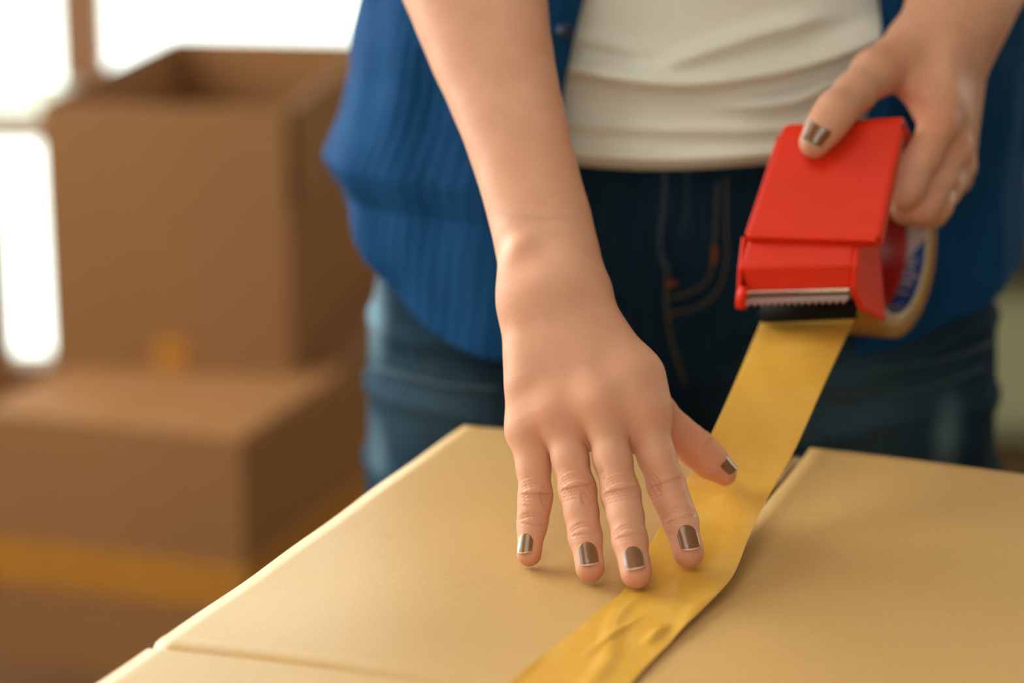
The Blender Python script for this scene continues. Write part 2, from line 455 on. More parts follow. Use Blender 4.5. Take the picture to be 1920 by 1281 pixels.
# pale table by the window, cut by the left edge
pt = at(110, 205, 3.88)
tb = empty('side_table', (pt[0]-.4, 4.0, 0), 'low table with pale top in front of the window at far left', 'table')
zt = at(60, 228, 3.87)[2]
box_obj('table_top', (pt[0]-.75, 3.855, zt), (pt[0], 4.19, zt+.014), M_WTOP, tb, bev=.003)
box_obj('edge_band', (pt[0]-.745, 3.85, zt-.030), (pt[0]-.005, 3.87, zt-.0005), M_FRAME, tb, bev=.002)
for x in (pt[0]-.73, pt[0]-.28):
    for y in (3.89, 4.14): box_obj('leg', (x, y, 0), (x+.03, y+.03, zt-.0005), M_FRAME, tb, bev=.003)

# furniture glimpsed past the hip at far right
cb = empty('cabinet', (.95, 3.6, 0), 'pale olive cabinet with dark top behind the hip at far right', 'cabinet')
zc = at(1905, 520, 3.4)[2]
box_obj('cabinet_top', (.60, 3.38, zc), (1.5, 3.85, zc+.05), M_DARKW, cb, bev=.004)
box_obj('cabinet_body', (.62, 3.42, .16), (1.48, 3.83, zc-.0005), M_PALE, cb, bev=.004)
box_obj('door', (.65, 3.405, .19), (1.04, 3.4195, zc-.03), M_PALE, cb, bev=.003)
box_obj('door', (1.06, 3.405, .19), (1.45, 3.4195, zc-.03), M_PALE, cb, bev=.003)
box_obj('plinth', (.64, 3.46, 0), (1.46, 3.81, .1595), M_MIDW, cb)
ru = structure(box_obj('floor_rug', (.45, 1.95, .0005), (1.6, 2.95, .012), M_PALE, bev=.004))
ru['kind'] = 'thing'; ru['label'] = 'pale olive rug on the wooden floor at far right'; ru['category'] = 'rug'

# ================================================================== THE CARTON BEING TAPED
A = onz(870, 798, BOXZ)                         # far left corner
eL = unit(A-onz(285, 1210, BOXZ))               # along the seam, away from the camera
LEN = .66
S = onz(1507, 857, BOXZ)                        # far end of the seam
eW = unit(S-A); WID = np.linalg.norm(S-A)
B2 = A+eW*WID*2
bxr = empty('cardboard_box', ((A+B2-eL*LEN)/2)*np.array([1, 1, 0]), 'kraft carton in the foreground being sealed with tan tape', 'box')
def P_(u, v, z=0): return A+eW*u-eL*v+np.array([0, 0, z])
TH = .0045
def flap(name, u0, u1, lift_far, groove):
    nu, nv = 26, 150; P = np.zeros((nv, nu, 3)); vg = np.linalg.norm(A-onz(285, 1210, BOXZ))
    vv = np.concatenate([np.linspace(0, vg-.02, 60), np.linspace(vg-.018, vg+.018, 60), np.linspace(vg+.02, LEN, 30)])
    for j in range(nv):
        for i in range(nu):
            u = u0+(u1-u0)*i/(nu-1); v = vv[j]; z = 0.0
            if groove:
                s = max(0, 1-u/(WID*1.05)); z -= .0021*math.exp(-((v-vg)/.0024)**2)*(.3+.7*s); z += .0004*math.exp(-((v-vg+.008)/.004)**2)*s
                z -= .0004*max(0, min(1, (v-vg)/.05))
            z += lift_far*math.exp(-v/.05)*max(0, 1-abs(u-u0)/(WID*.9) if lift_far else 0)
            z += .0005*math.sin(u*31+v*17)+.0003*math.sin(v*60-u*13)
            P[j, i] = P_(u, v, z)
    o = grid_obj(name, P, M_CARD, bxr); solid(o, TH, 1 if False else -1)
    return o
f1 = flap('top_flap', 0, WID-.0015, 0, True)
f2 = flap('top_flap', WID+.0035, WID*2, .006, False)
for o in (f1, f2):
    me = o.data
    if me.polygons[0].normal.z < 0: me.flip_normals()
# walls
def wall(name, u0, v0, u1, v1, nrm):
    a, b = P_(u0, v0, -TH-.0012), P_(u1, v1, -TH-.0012); n = np.asarray(nrm)*.005
    ga, gb = a.copy(), b.copy(); ga[2] = gb[2] = 0.0
    prism(name, [a, b, gb, ga], [a+n, b+n, gb+n, ga+n], M_CARD, bxr, .001)
wall('side_wall', .001, .001, .001, LEN-.001, eW); wall('side_wall', WID*2-.001, .001, WID*2-.001, LEN-.001, -eW)
wall('end_wall', .007, .001, WID*2-.007, .001, -eL); wall('end_wall', .007, LEN-.001, WID*2-.007, LEN-.001, eL)

# ================================================================== TAPE: roll, core, label and the strip laid on the carton
PHI = math.radians(33); axis = unit([math.cos(PHI), -math.sin(PHI), .055])
RC = at(1690, 470, 1.408); RO, RI, RW = .0525, .0385, .048
tp = empty('packing_tape', RC, 'roll of tan packing tape in the red dispenser, its strip running onto the carton', 'tape')
e1 = unit(np.cross(axis, [0, 0, 1])); e2 = np.cross(e1, axis)      # e2 ~ up
if e2[2] < 0: e2 = -e2
def ring(prof, name, mat, parent, n=96, a0=0, a1=2*math.pi, closed=True):
    """revolve profile [(s along axis, radius)] around the roll axis"""
    m = n if abs(a1-a0-2*math.pi) < 1e-6 else n+1
    V = []; F = []; k = len(prof)
    for i in range(m):
        t = a0+(a1-a0)*i/n
        for s, r in prof: V.append(RC+axis*s+r*(math.cos(t)*e1+math.sin(t)*e2))
    for i in range(n):
        i2 = (i+1) % m
        for j in range(k if closed else k-1):
            j2 = (j+1) % k; F.append((i*k+j, i2*k+j, i2*k+j2, i*k+j2))
    o = mesh_obj(name, V, F, mat, parent)
    bm = bmesh.new(); bm.from_mesh(o.data); bmesh.ops.recalc_face_normals(bm, faces=bm.faces); bm.to_mesh(o.data); bm.free()
    return o
def rect(s0, s1, r0, r1, b=.0006):
    return [(s0-b, r0), (s1+b, r0), (s1, r0+b), (s1, r1-b), (s1+b, r1), (s0-b, r1), (s0, r1-b), (s0, r0+b)]
ring(rect(0, -RW, RI+.0028, RO), 'tape_roll', M_ROLL, tp)
ring(rect(.0005, -RW, RI, RI+.0027), 'core', M_CORE, tp)
# printed paper inside the core: white sleeve with a blue lower part and white lettering
lab = ring([(-.0008, RI-.0002), (-.03, RI-.0002)], 'label', M_WHITEL, tp, closed=False)
def inner_pt(s, t, r=RI-.0005): return RC+axis*s+r*(math.cos(t)*e1+math.sin(t)*e2)
# find the angle that faces away from the camera
tb_ang = max(np.linspace(0, 2*math.pi, 361), key=lambda t: (inner_pt(0, t)-RC) @ FWD)
low_sign = -1 if inner_pt(0, tb_ang-.3)[2] < inner_pt(0, tb_ang+.3)[2] else 1
V = []; F = []; N = 60
for i in range(N+1):
    w = -.30+1.95*i/N                                     # 0 = back, positive = downwards
    s_hi = -.0012; s_lo = -.0012-.0285*min(1, max(0, (w+.30)/1.0))
    V += [inner_pt(s_hi, tb_ang+low_sign*w), inner_pt(s_lo, tb_ang+low_sign*w)]
for i in range(N): F.append((2*i, 2*i+1, 2*i+3, 2*i+2))
mesh_obj('blue_print', V, F, M_BLUEL, lab)
cu = bpy.data.curves.new('lettering', 'FONT'); cu.body = 'B. Tape'; cu.size = .0155; cu.align_x = 'CENTER'; cu.align_y = 'CENTER'
to = bpy.data.objects.new('tmp', cu); COL.objects.link(to); dg = bpy.context.evaluated_depsgraph_get()
tm = to.evaluated_get(dg).to_mesh()
TV = [inner_pt(-.0105-(v.co.y), tb_ang+low_sign*(.62-v.co.x/RI), RI-.0009) for v in tm.vertices]; TF = [tuple(p.vertices) for p in tm.polygons]
mesh_obj('lettering', TV, TF, M_WHITEL, lab, smooth=False)
bpy.data.objects.remove(to)

# strip: pairs of edge points (left, right)
z0 = BOXZ+.0016
st = []
def zpair(l, r, zl=0, zr=0): st.append((onz(*l, z0+zl), onz(*r, z0+zr)))
st.append((P_(.0, .0)*0+onz(960, 1281, z0)-eL*.33, onz(1185, 1281, z0)-eL*.30))
st.append((onz(960, 1281, z0)-eL*.15, onz(1185, 1281, z0)-eL*.135))
zpair((960, 1281), (1185, 1281)); zpair((1062, 1196), (1255, 1208), 0, .0005); zpair((1122, 1146), (1322, 1140), 0, .002); zpair((1165, 1110), (1372, 1084), .0005, .005)
zpair((1214, 1032), (1402, 1015), .003, .011); zpair((1252, 962), (1432, 950), .009, .016)
zpair((1290, 898), (1458, 902), .019, .022)
st.append((at(1335, 812, 1.258), at(1494, 838, 1.250))); st.append((at(1383, 706, 1.300), at(1549, 714, 1.291)))
st.append((at(1432, 590, 1.360), at(1608, 586, 1.351)))
st.append((at(1440, 570, 1.377), at(1614, 566, 1.368)))
Lc = crom([a for a, b in st], 16); Rc = crom([b for a, b in st], 16); nv = len(Lc); nu = 41
P = np.zeros((nv, nu, 3))
for j in range(nv):
    q = j/16.0
    for i in range(nu):
        u = i/(nu-1); p = Lc[j]*(1-u)+Rc[j]*u
        flat = max(0, min(1, (5.2-q)/1.2)); mid = math.sin(math.pi*u)
        w = .0012*max(0, math.sin(9*u+1.3*q+.8*math.sin(2.1*q)))**3+.0014*math.exp(-((u-.42-.05*math.sin(q*2))/.04)**2)*max(0, math.sin(2.4*q+.4))
        w += .0026*math.exp(-((u-.80)/.06)**2)*max(0, math.sin(4.1*q+1))**2*flat
        w2 = .0012*math.sin(6*u+q*2.2)*max(0, min(1, (q-4.6)*1.2))*max(0, 1-abs(q-7.3)/3)
        w3 = .0010*mid*math.sin(3.2*q)*max(0, min(1, (q-8)*.7))
        p = p+np.array([0, 0, w*flat+.4*w2])+w3*np.array([-.2, -.8, .5])
        P[j, i] = p
strip = grid_obj('tape_strip', P, M_TAPE, tp); solid(strip, .00025, 1)
sb = strip.modifiers.new('sub', 'SUBSURF'); sb.levels = 1; sb.render_levels = 1

# ================================================================== RED HAND DISPENSER
phi = math.radians(20); beta = math.radians(38)
t_ = np.array([-math.sin(phi), -math.cos(phi), 0]); a_ = unit([math.cos(phi), -math.sin(phi), .06])
Nn = unit(t_*math.cos(beta)+np.array([0, 0, 1])*math.sin(beta)); Pd = at(1524, 440, 1.322); dn = unit(np.cross(a_, Nn)); dn = dn if dn[2] < 0 else -dn
ds = empty('tape_dispenser', at(1524, 520, 1.36), 'red plastic hand-held tape dispenser with serrated steel blade', 'tape dispenser')
# upper plate: rows from the bottom lip to the top, then rolled back over the top
rowsL = [(1402, 437), (1423, 375), (1446, 305), (1463, 252)]; rowsR = [(1646, 445), (1660, 373), (1676, 295), (1688, 238)]
rows = []
for l, r in zip(rowsL, rowsR): rows.append((onplane(*l, Pd, Nn), onplane(*r, Pd, Nn)))
l, r = rows[-1]; upd = -dn
for k in range(1, 7):
    an = k/6*math.radians(82); R = .011
    off = upd*R*math.sin(an)-Nn*R*(1-math.cos(an)); rows.append((l+off+a_*.0065*(1-math.cos(an)), r+off))
l, r = rows[-1]; bd = unit(upd*math.cos(math.radians(82))-Nn*math.sin(math.radians(82)))
rows.append((l+bd*.03, r+bd*.03))
nu = 24; P = np.zeros((len(rows), nu, 3))
for j, (l, r) in enumerate(rows):
    for i in range(nu):
        u = i/(nu-1); P[j, i] = l*(1-u)+r*u
o = grid_obj('top_plate', P, M_RED, ds); me = o.data
if np.dot(np.array(me.polygons[0].normal), Nn) < 0: me.flip_normals()
solid(o, .0045, -1); bevel(o, .0012, 3)
# raised side rail and bottom lip of the plate
rl = [onplane(*p, Pd, Nn) for p in rowsR]
def bar(name, pts, w, n0, n1, mat, bev=.0012):
    """bar along pts, width vector w, from n0 to n1 along the plate normal"""
    V = []; F = []
    for p in pts: V += [p+Nn*n0, p+w+Nn*n0, p+w+Nn*n1, p+Nn*n1]
    k = len(pts)
    for i in range(k-1):
        for j in range(4): F.append((4*i+j, 4*i+(j+1) % 4, 4*i+4+(j+1) % 4, 4*i+4+j))
    F += [(0, 1, 2, 3), (4*k-1, 4*k-2, 4*k-3, 4*k-4)]
    bm = bmesh.new(); vv = [bm.verts.new(p) for p in V]
    for f in F: bm.faces.new([vv[i] for i in f])
    return bevel(bm_obj(name, bm, mat, ds), bev, 3)
bar('side_rail', [p-a_*.0012 for p in rl], a_*.0026, -.013, -.0002, M_RED)
ll = [onplane(*p, Pd, Nn) for p in rowsL]
bar('side_rail', ll, -a_*.002, -.013, -.0008, M_RED)
bar('plate_lip', [onplane(1402, 434, Pd, Nn), onplane(1646, 441, Pd, Nn)], dn*.0042, -.008, .0010, M_RED)
# lower housing, recessed behind the upper plate
Pl = Pd-Nn*.005
hA, hB = onplane(1408, 432, Pl, Nn), onplane(1604, 430, Pl, Nn)
hD, hC = onplane(1388, 503, Pl, Nn), onplane(1598, 497, Pl, Nn)
N2 = unit(t_*math.cos(math.radians(2))+np.array([0, 0, 1])*math.sin(math.radians(2))); Pq = hC
hF, hE = onplane(1402, 552, Pq, N2), onplane(1594, 546, Pq, N2)
back = -t_*.022
V = [hA, hB, hD, hC, hF, hE]; V += [v+back for v in (hA, hB)]+[hD+back*1.0, hC+back*1.0, hF+back, hE+back]
F = [(0, 2, 3, 1), (2, 4, 5, 3), (0, 1, 7, 6), (4, 10, 11, 5), (6, 7, 9, 8), (8, 9, 11, 10), (0, 6, 8, 2), (2, 8, 10, 4), (1, 3, 9, 7), (3, 5, 11, 9)]
bm = bmesh.new(); vv = [bm.verts.new(p) for p in V]
for f in F: bm.faces.new([vv[i] for i in f])
bevel(bm_obj('front_housing', bm, M_RED, ds), .0016, 3)
# side cheeks
q1 = onplane(1612, 580, Pq-t_*.010, N2); q2 = at(1656, 602, q1[1]+.024); q3 = at(1642, 447, q1[1]+.026); q4 = onplane(1604, 437, Pl-Nn*.001, Nn)
cheek = [q4+a_*.0005, hC+a_*.001, hE+a_*.001, q1, q2, q3]
prism('side_cheek', [p+a_*.002 for p in cheek], [p-a_*.0015 for p in cheek], M_RED, ds, .0012, 3)
sh = (hD-hC)*1.02
ch2 = [cheek[0], cheek[1], cheek[2], cheek[2]-t_*.018, cheek[5]]
prism('side_cheek', [p+sh+a_*.0015 for p in ch2], [p+sh-a_*.001 for p in ch2], M_RED, ds, .0010, 3)
# small knob at the left end of the blade
tube('knob', [onplane(1397, 538, Pq+t_*.003, N2), onplane(1391, 556, Pq+t_*.003, N2), onplane(1389, 578, Pq+t_*.003, N2)], [.0032, .0034, .0030], M_RED, ds, 14)
# serrated blade: folded steel strip with teeth pointing down-forward
bl, br = onplane(1404, 549, Pq+t_*.001, N2), onplane(1595, 543, Pq+t_*.001, N2)
dwn = unit(t_*.85+np.array([0, 0, -.52])); nb = unit(np.cross(br-bl, dwn)); nb = nb if nb @ t_ > 0 else -nb
V = []; F = []; NT_ = 15; H1 = .0085; HT = .0030
for i in range(NT_*2+1):
    u = i/(NT_*2); p = bl*(1-u)+br*u
    V += [p, p+dwn*H1, p+dwn*(H1+(HT if i % 2 else 0))]
for i in range(NT_*2):
    a, b = 3*i, 3*i+3; F += [(a, b, b+1, a+1), (a+1, b+1, b+2, a+2)]
o = mesh_obj('blade', V, F, M_BLADE, ds, smooth=False); solid(o, .0006, 0)
bf = unit(br-bl)
prism('blade_mount', [bl+np.array([0, 0, .0016]), br+np.array([0, 0, .0016]), br-np.array([0, 0, .0006]), bl-np.array([0, 0, .0006])],
      [p+t_*.004 for p in (bl+np.array([0, 0, .0016]), br+np.array([0, 0, .0016]), br-np.array([0, 0, .0006]), bl-np.array([0, 0, .0006]))], M_STEEL, ds, .0004)
r0, r1 = at(1428, 586, 1.347), at(1606, 578, 1.338)
tube('roller', [r0, r0*.5+r1*.5, r1], .0062, M_BLACK, ds, 24)
tube('roller_axle', [r0-a_*.002, r1+a_*.003], .0012, M_BLACK, ds, 12)
# hub: red cup inside the core
ring([(-.0125, RI-.0014), (-.0125, RI-.0040), (-.0140, RI-.0046), (-.046, RI-.0052), (-.0468, .0), (-.0475, .0), (-.0475, RI-.0014)], 'hub', M_RED_D, ds)

# ================================================================== THE PERSON
BX, BY = .118, 1.615
person = empty('person', (BX, BY, 0), 'person in blue open shirt, white top and jeans pressing tape onto the carton', 'person')
body_V, body_F, body_red = [], [], []
nail_specs = []
def mm(x): return x*.001

def finger(pts, radii, k=.004):
    cs = []
    for i in range(len(pts)-1): cs.append(rcone(pts[i], pts[i+1], mm(radii[i]), mm(radii[i+1])))
    return blend(cs, k)
def dorsal(a, b, roll=0, ref=None):
    d = unit(b-a); n = (CAM-b) if ref is None else ref; n = unit(n-d*(n @ d)); s = np.cross(d, n)
    return math.cos(roll)*n+math.sin(roll)*s
def build_arm(lo, hi, h, groups, webs, creases, reds, carve=()):
    F_ = Field(lo, hi, h)
    for f, k in groups: F_.add(f, k)
    for f, k in carve: F_.add(f, k, op='d')
    V, F = F_.mesh(); V = vsmooth(V, F, 1, .4); n = vnormals(V, F)
    disp = np.zeros(len(V)); red = np.zeros(len(V))
    for (c, ax, dor, rad, amp, offs, wd) in creases:
        d = V-c; r = np.linalg.norm(d, axis=1); m = r < rad*2.2
        if not m.any(): continue
        x = d[m] @ ax; dv = n[m] @ dor; sd = np.cross(ax, dor); y = d[m] @ sd
        w = np.clip((dv-.15)/.6, 0, 1)
        for k_, (o_, am) in enumerate(offs):
            bow = o_*(1+.0)+(.9 if o_ >= 0 else -.9)*.0016*(1-np.clip((y/rad)**2, 0, 1))*(1 if abs(o_) > 1e-6 else 0)
            disp[m] -= amp*am*np.exp(-((x-bow+.00025*np.sin(y*2600+k_))/wd)**2)*w
    for (c, rr, am) in reds:
        r2 = ((V-c)**2).sum(1); red += am*np.exp(-r2/(rr*rr))
    disp += .00022*snoise(V, 160, 5)+.00035*snoise(V, 60, 6)
    V = V+n*disp[:, None]
    base = sum(len(x) for x in body_V)
    body_V.append(V); body_F.append(F+base); body_red.append(np.clip(red, 0, 1))
    return V, F, n
def nail(tip, dip, dor, r, ln, wd, name='fingernail', back=.2, tilt=0):
    nail_specs.append((tip, dip, dor, r, ln, wd, back, tilt))

# ---- right arm (the hand pressing the tape)
tips = {'pinky': (992, 1039, BOXZ+.0079), 'ring': (1106, 1064, BOXZ+.0091), 'middle': (1193, 1074, BOXZ+.0118), 'index': (1291, 1036, BOXZ+.0150)}
T = {k: onz(*v) for k, v in tips.items()}
def J(px, py, dY, f): return at(px, py, T[f][1]+dY)
H = {'pinky': [J(995, 803, .040, 'pinky'), J(1004, 929, .018, 'pinky'), J(998, 984, .011, 'pinky'), T['pinky']],
     'ring': [J(1048, 772, .057, 'ring'), J(1083, 919, .030, 'ring'), J(1097, 1006, .013, 'ring'), T['ring']],
     'middle': [J(1126, 764, .066, 'middle'), J(1164, 927, .036, 'middle'), J(1181, 1014, .015, 'middle'), T['middle']],
     'index': [J(1206, 780, .048, 'index'), J(1249, 909, .026, 'index'), J(1276, 978, .013, 'index'), T['index']]}
RAD = {'pinky': [9.2, 7.9, 6.8, 6.3], 'ring': [9.6, 8.8, 7.6, 7.5], 'middle': [9.8, 9.3, 8.2, 7.9], 'index': [10.0, 9.1, 8.1, 7.7]}
DOR = {}
WR = at(1036, 500, 1.248); EL = at(838, -230, 1.415); FA = at(955, 200, 1.322); FB = at(896, 0, 1.368)
hand_y = unit(H['pinky'][0]-H['index'][0])       # across the knuckles
groups = []
fa_d = unit(EL-WR); side = unit(np.cross(fa_d, [0, -1, .35])); side = side if side[0] > 0 else -side
# forearm: ulna (left) and radius (right)
FORE = [(548, 1040, 103), (500, 1033, 101.5), (450, 1022, 100), (400, 1010, 99), (300, 982, 100), (200, 952, 107), (100, 922, 120), (0, 895, 135), (-100, 866, 147), (-230, 836, 158)]
def depth_of(p): return (p-CAM) @ FWD
stn = []
for py, cx, w in FORE:
    p = at(cx, py, 1.250+(500-py)*.000236); stn.append(np.append(p, w*.96*depth_of(p)/FPX))
stn = crom(stn, 4)
def bone_pair(st_):
    bones = []
    for sg in (-1, 1):
        cs = [rcone(a[:3]+sg*side*.40*a[3], b[:3]+sg*side*.40*b[3], .60*a[3], .60*b[3]) for a, b in zip(st_[:-1], st_[1:])]
        bones.append(blend(cs, 0))
    return blend(bones, .022)
fore_near, fore_far = bone_pair(stn[:19]), bone_pair(stn[2:])
SH = np.array([-.075, 1.60, 1.37])
groups.append((rcone(EL*.95+SH*.05, EL*.65+SH*.35, mm(36), mm(40)), .03))
# ulna head
groups.append((ell(at(973, 490, 1.2395), (mm(5.6), mm(6.2), mm(8))), .013))
# carpus and metacarpals
CP = {'pinky': at(980, 595, 1.226), 'ring': at(1020, 585, 1.220), 'middle': at(1055, 585, 1.218), 'index': at(1095, 590, 1.220)}
mets = []
for f_, (ra, rb) in {'pinky': (12.5, 9.6), 'ring': (13, 10), 'middle': (13, 10.2), 'index': (13, 10.4)}.items():
    mets.append(rcone(WR*.35+CP[f_]*.65, H[f_][0], mm(ra-1.0), mm(rb)))
    mets.append(rcone(WR+(CP[f_]-WR)*.15+np.array([0, .006, -.001]), WR*.35+CP[f_]*.65, mm(6), mm(ra-1.0)))
mets.append(rcone(at(992, 560, 1.242), at(989, 720, 1.206), mm(11.4), mm(9.8)))
# thumb
TT = onz(1358, 889, BOXZ+.0285); TIP_ = TT
TI = at(1302, 838, 1.226); TM = at(1228, 775, 1.226); TC = at(1115, 640, 1.258)
mets.append(rcone(TC, TM, mm(12), mm(10)))
mets.append(rcone(at(1092, 575, 1.228), at(1192, 705, 1.200), mm(13), mm(12))); mets.append(rcone(at(1192, 705, 1.200), at(1210, 755, 1.196), mm(12), mm(10)))
# palm thickness
pd = unit(np.cross(H['index'][0]-H['pinky'][0], WR-H['middle'][0])); pd = pd if pd[1] > 0 else -pd
mets.append(rcone(at(1000, 640, 1.24), H['pinky'][0]+pd*.008, mm(13), mm(9)))
mets.append(rcone(at(1070, 660, 1.242), H['middle'][0]+pd*.009, mm(13), mm(9)))
groups.append((blend(mets, .013), .013))
# webs between the fingers
fl = ['pinky', 'ring', 'middle', 'index']
for a, b in zip(fl[:-1], fl[1:]):
    p = H[a][0]*.66+H[a][1]*.34+pd*.0060; q = H[b][0]*.66+H[b][1]*.34+pd*.0060
    groups.append((rcone(p, q, mm(5.0), mm(5.0)), .005))
groups.append((rcone(TM*.5+TC*.5+pd*.002, H['index'][0]*.8+H['index'][1]*.2+pd*.006, mm(8), mm(6)), .010))
fingers_f = []
for f_ in fl:
    p = H[f_]; r = RAD[f_]; d = unit(p[3]-p[2])
    dr = dorsal(p[2], p[3], {'pinky': .45, 'ring': .0, 'middle': .0, 'index': -.22}[f_]); DOR[f_] = dr
    # slim between the joints, fuller at the knuckles
    def waist(a, b, ra, rb, t=.55, s=.93): return (a*(1-t)+b*t, (ra*(1-t)+rb*t)*s)
    m1, s1 = waist(p[0], p[1], r[0], r[1], .6, .93); m2, s2 = waist(p[1], p[2], r[1], r[2], .5, .95)
    ff = finger([p[0], m1, p[1], m2, p[2], p[3]], [r[0], s1, r[1]*.985, s2, r[2], r[3]], .005)
    fingers_f.append(ff); groups.append((ff, .0020))
# thumb fingers
tdir = unit(TT-TI)
groups.append((finger([TM, TM*.45+TI*.55, TI, TI*.5+TT*.5, TT], [11, 9.0, 9.4, 8.6, 6.2], .005), .006))
# knuckle heads
for f_ in fl: groups.append((ell(H[f_][0]+unit(CAM-H[f_][0])*.0022, (mm(8.4), mm(8.4), mm(8.4))), .016))
cre = []
for f_ in fl:
    p = H[f_]; r = RAD[f_]; d1 = unit(p[2]-p[1]); dd = dorsal(p[0], p[2])
    cre.append((p[1], unit(p[2]-p[0]), dd, mm(r[1]), .0011, [(-.0042, .55), (-.0026, .9), (-.0010, .8), (.0008, 1), (.0024, .9), (.0042, .5), (-.0062, .3), (.0064, .3)], .00070))
    cre.append((p[2], unit(p[3]-p[1]), dorsal(p[1], p[3]), mm(r[2]), .0009, [(-.0020, .7), (-.0004, 1), (.0012, .8), (.0030, .3)], .00065))
    cre.append((H[f_][0], unit(p[1]-p[0]), dorsal(WR, p[1]), mm(10), .00006, [(-.004, 1), (-.002, 1), (0.0001, 1), (.002, 1), (.004, 1)], .0006))
cre.append((TI, tdir, unit(np.array([.45, -.3, .85])), mm(9), .0006, [(-.0025, .8), (-.0007, 1), (.0012, .8)], .0006))
wrd = dorsal(EL, WR)
cre.append((WR, unit(WR-EL), wrd, mm(60), .00010, [(-.0052, .8), (.0030, .5), (.010, .7), (.0125, .4)], .0009))
reds = []
for f_ in fl:
    p = H[f_]; reds += [(p[1]+DOR[f_]*.006, .010, .45), (p[0]+unit(CAM-p[0])*.008, .013, .45), (p[3], .012, .55), (p[2], .008, .25)]
reds += [(TT, .016, .7), (TI, .014, .5), (at(955, 500, 1.23), .014, .45), (at(1250, 830, 1.22), .03, .4)]
allp = [WR, EL, TT]+[p for f_ in fl for p in H[f_]]
lo = np.min(allp, 0)-.045; hi = np.max(allp, 0)+.045; lo[2] = BOXZ-.012
# finger tip pads: carve nothing, keep round
ZC = .962
build_arm(np.array([at(896, 500, 1.25)[0], lo[1]+.025, lo[2]]), np.array([hi[0]-.025, 1.31, ZC+.0012]), .0008, [(fore_near, 0)]+groups, None, cre, reds)
build_arm(np.array([lo[0], 1.17, ZC-.0012]), hi, .0016, [(fore_far, 0)]+groups, None, cre, reds)
NL = {'pinky': (8.6, 9.0), 'ring': (10.4, 10.8), 'middle': (10.6, 11.2), 'index': (11.2, 11.2)}
for f_ in fl:
    nail(T[f_], H[f_][2], DOR[f_], mm(RAD[f_][3]), mm(NL[f_][0])*1.28, mm(NL[f_][1])*.97)
nail(TT, TI, dorsal(TI, TT, 0, np.array([.50, -.36, .78])), mm(6.4), .0140, .0120)

# ---- left arm (the hand holding the dispenser)
L = {}
thumb_tip = onplane(1533, 283, Pd, Nn)+Nn*.0100; thumb_ip = onplane(1573, 232, Pd, Nn)+Nn*.0140
LTM = at(1640, 138, 1.392); LTC = at(1722, 75, 1.425)
LW = at(1800, 10, 1.445); LE = at(2010, -420, 1.56)
Lh = {'index': [at(1760, 233, 1.385), at(1698, 354, 1.362), at(1692, 386, 1.380), at(1693, 396, 1.388)],
      'middle': [at(1788, 280, 1.398), at(1730, 384, 1.374), at(1724, 398, 1.390), at(1723, 400, 1.396)],
      'ring': [at(1797, 312, 1.424), at(1754, 385, 1.390), at(1748, 398, 1.402), at(1746, 400, 1.408)]}
gl = []
fd = unit(LE-LW); sd = unit(np.cross(fd, [0, -1, .3])); sd = sd if sd[0] > 0 else -sd
gl.append((blend([rcone(LW-sd*.013, LE-sd*.02, mm(18), mm(30)), rcone(LW+sd*.013, LE+sd*.02, mm(18), mm(32))], .03), 0))
SH2 = np.array([.36, 1.63, 1.40])
gl.append((rcone(LE, LE*.7+SH2*.3, mm(40), mm(42)), .03))
ml = []
LC = {'index': at(1768, 90, 1.418), 'middle': at(1790, 100, 1.428), 'ring': at(1808, 110, 1.445)}
for f_, (ra, rb) in {'index': (14, 10.8), 'middle': (14, 10.6), 'ring': (13, 10.2)}.items():
    ml.append(rcone(LC[f_], Lh[f_][0], mm(ra), mm(rb))); ml.append(rcone(LW, LC[f_], mm(16), mm(ra)))
ml.append(rcone(at(1812, 120, 1.47), at(1795, 335, 1.45), mm(13), mm(9.5)))
ml.append(rcone(LTC, LTM, mm(15), mm(12.8))); ml.append(rcone(LW, LTC, mm(17), mm(15)))
ml.append(rcone(at(1745, 130, 1.42), at(1765, 200, 1.40), mm(12), mm(11)))
gl.append((blend(ml, .012), .02))
gl.append((rcone(at(1680, 128, 1.405), at(1738, 190, 1.395), mm(9.5), mm(9)), .012))
gl.append((finger([LTM, LTM*.5+thumb_ip*.5, thumb_ip, thumb_ip*.5+thumb_tip*.5, thumb_tip], [13.0, 11.6, 11.0, 10.4, 9.0], .005), .008))
for f_, r in {'index': [10.8, 9.8, 8.6, 7.8], 'middle': [10.6, 9.8, 8.6, 7.8], 'ring': [10.2, 9.4, 8.2, 7.4]}.items():
    p = Lh[f_]; gl.append((finger([p[0], p[0]*.45+p[1]*.55, p[1], p[2], p[3]], [r[0], (r[0]*.45+r[1]*.55)*.96, r[1], r[2], r[3]], .005), .004))
crl = [(thumb_ip, unit(thumb_tip-thumb_ip), dorsal(thumb_ip, thumb_tip), mm(11), .0004, [(-.003, .7), (-.001, 1), (.001, 1), (.003, .6)], .0007)]
redl = [(Lh['index'][0]+unit(CAM-Lh['index'][0])*.009, .016, .5), (Lh['middle'][0], .016, .6), (Lh['ring'][0], .014, .6), (thumb_tip, .012, .4), (thumb_ip, .010, .3),
        (at(1690, 190, 1.39), .016, .7), (Lh['index'][1], .012, .3), (Lh['middle'][1], .014, .6), (Lh['ring'][1], .014, .6), (at(1670, 110, 1.39), .010, .35)]
allp = [LW, LE, thumb_tip, LTM]+[p for f_ in Lh for p in Lh[f_]]
VL, FL, nL = build_arm(np.min(allp, 0)-.05, np.max(allp, 0)+.05, .0013, gl, None, crl, redl)
nail(thumb_tip, thumb_ip, dorsal(thumb_ip, thumb_tip, .28), mm(9.0), .0165, .0145)

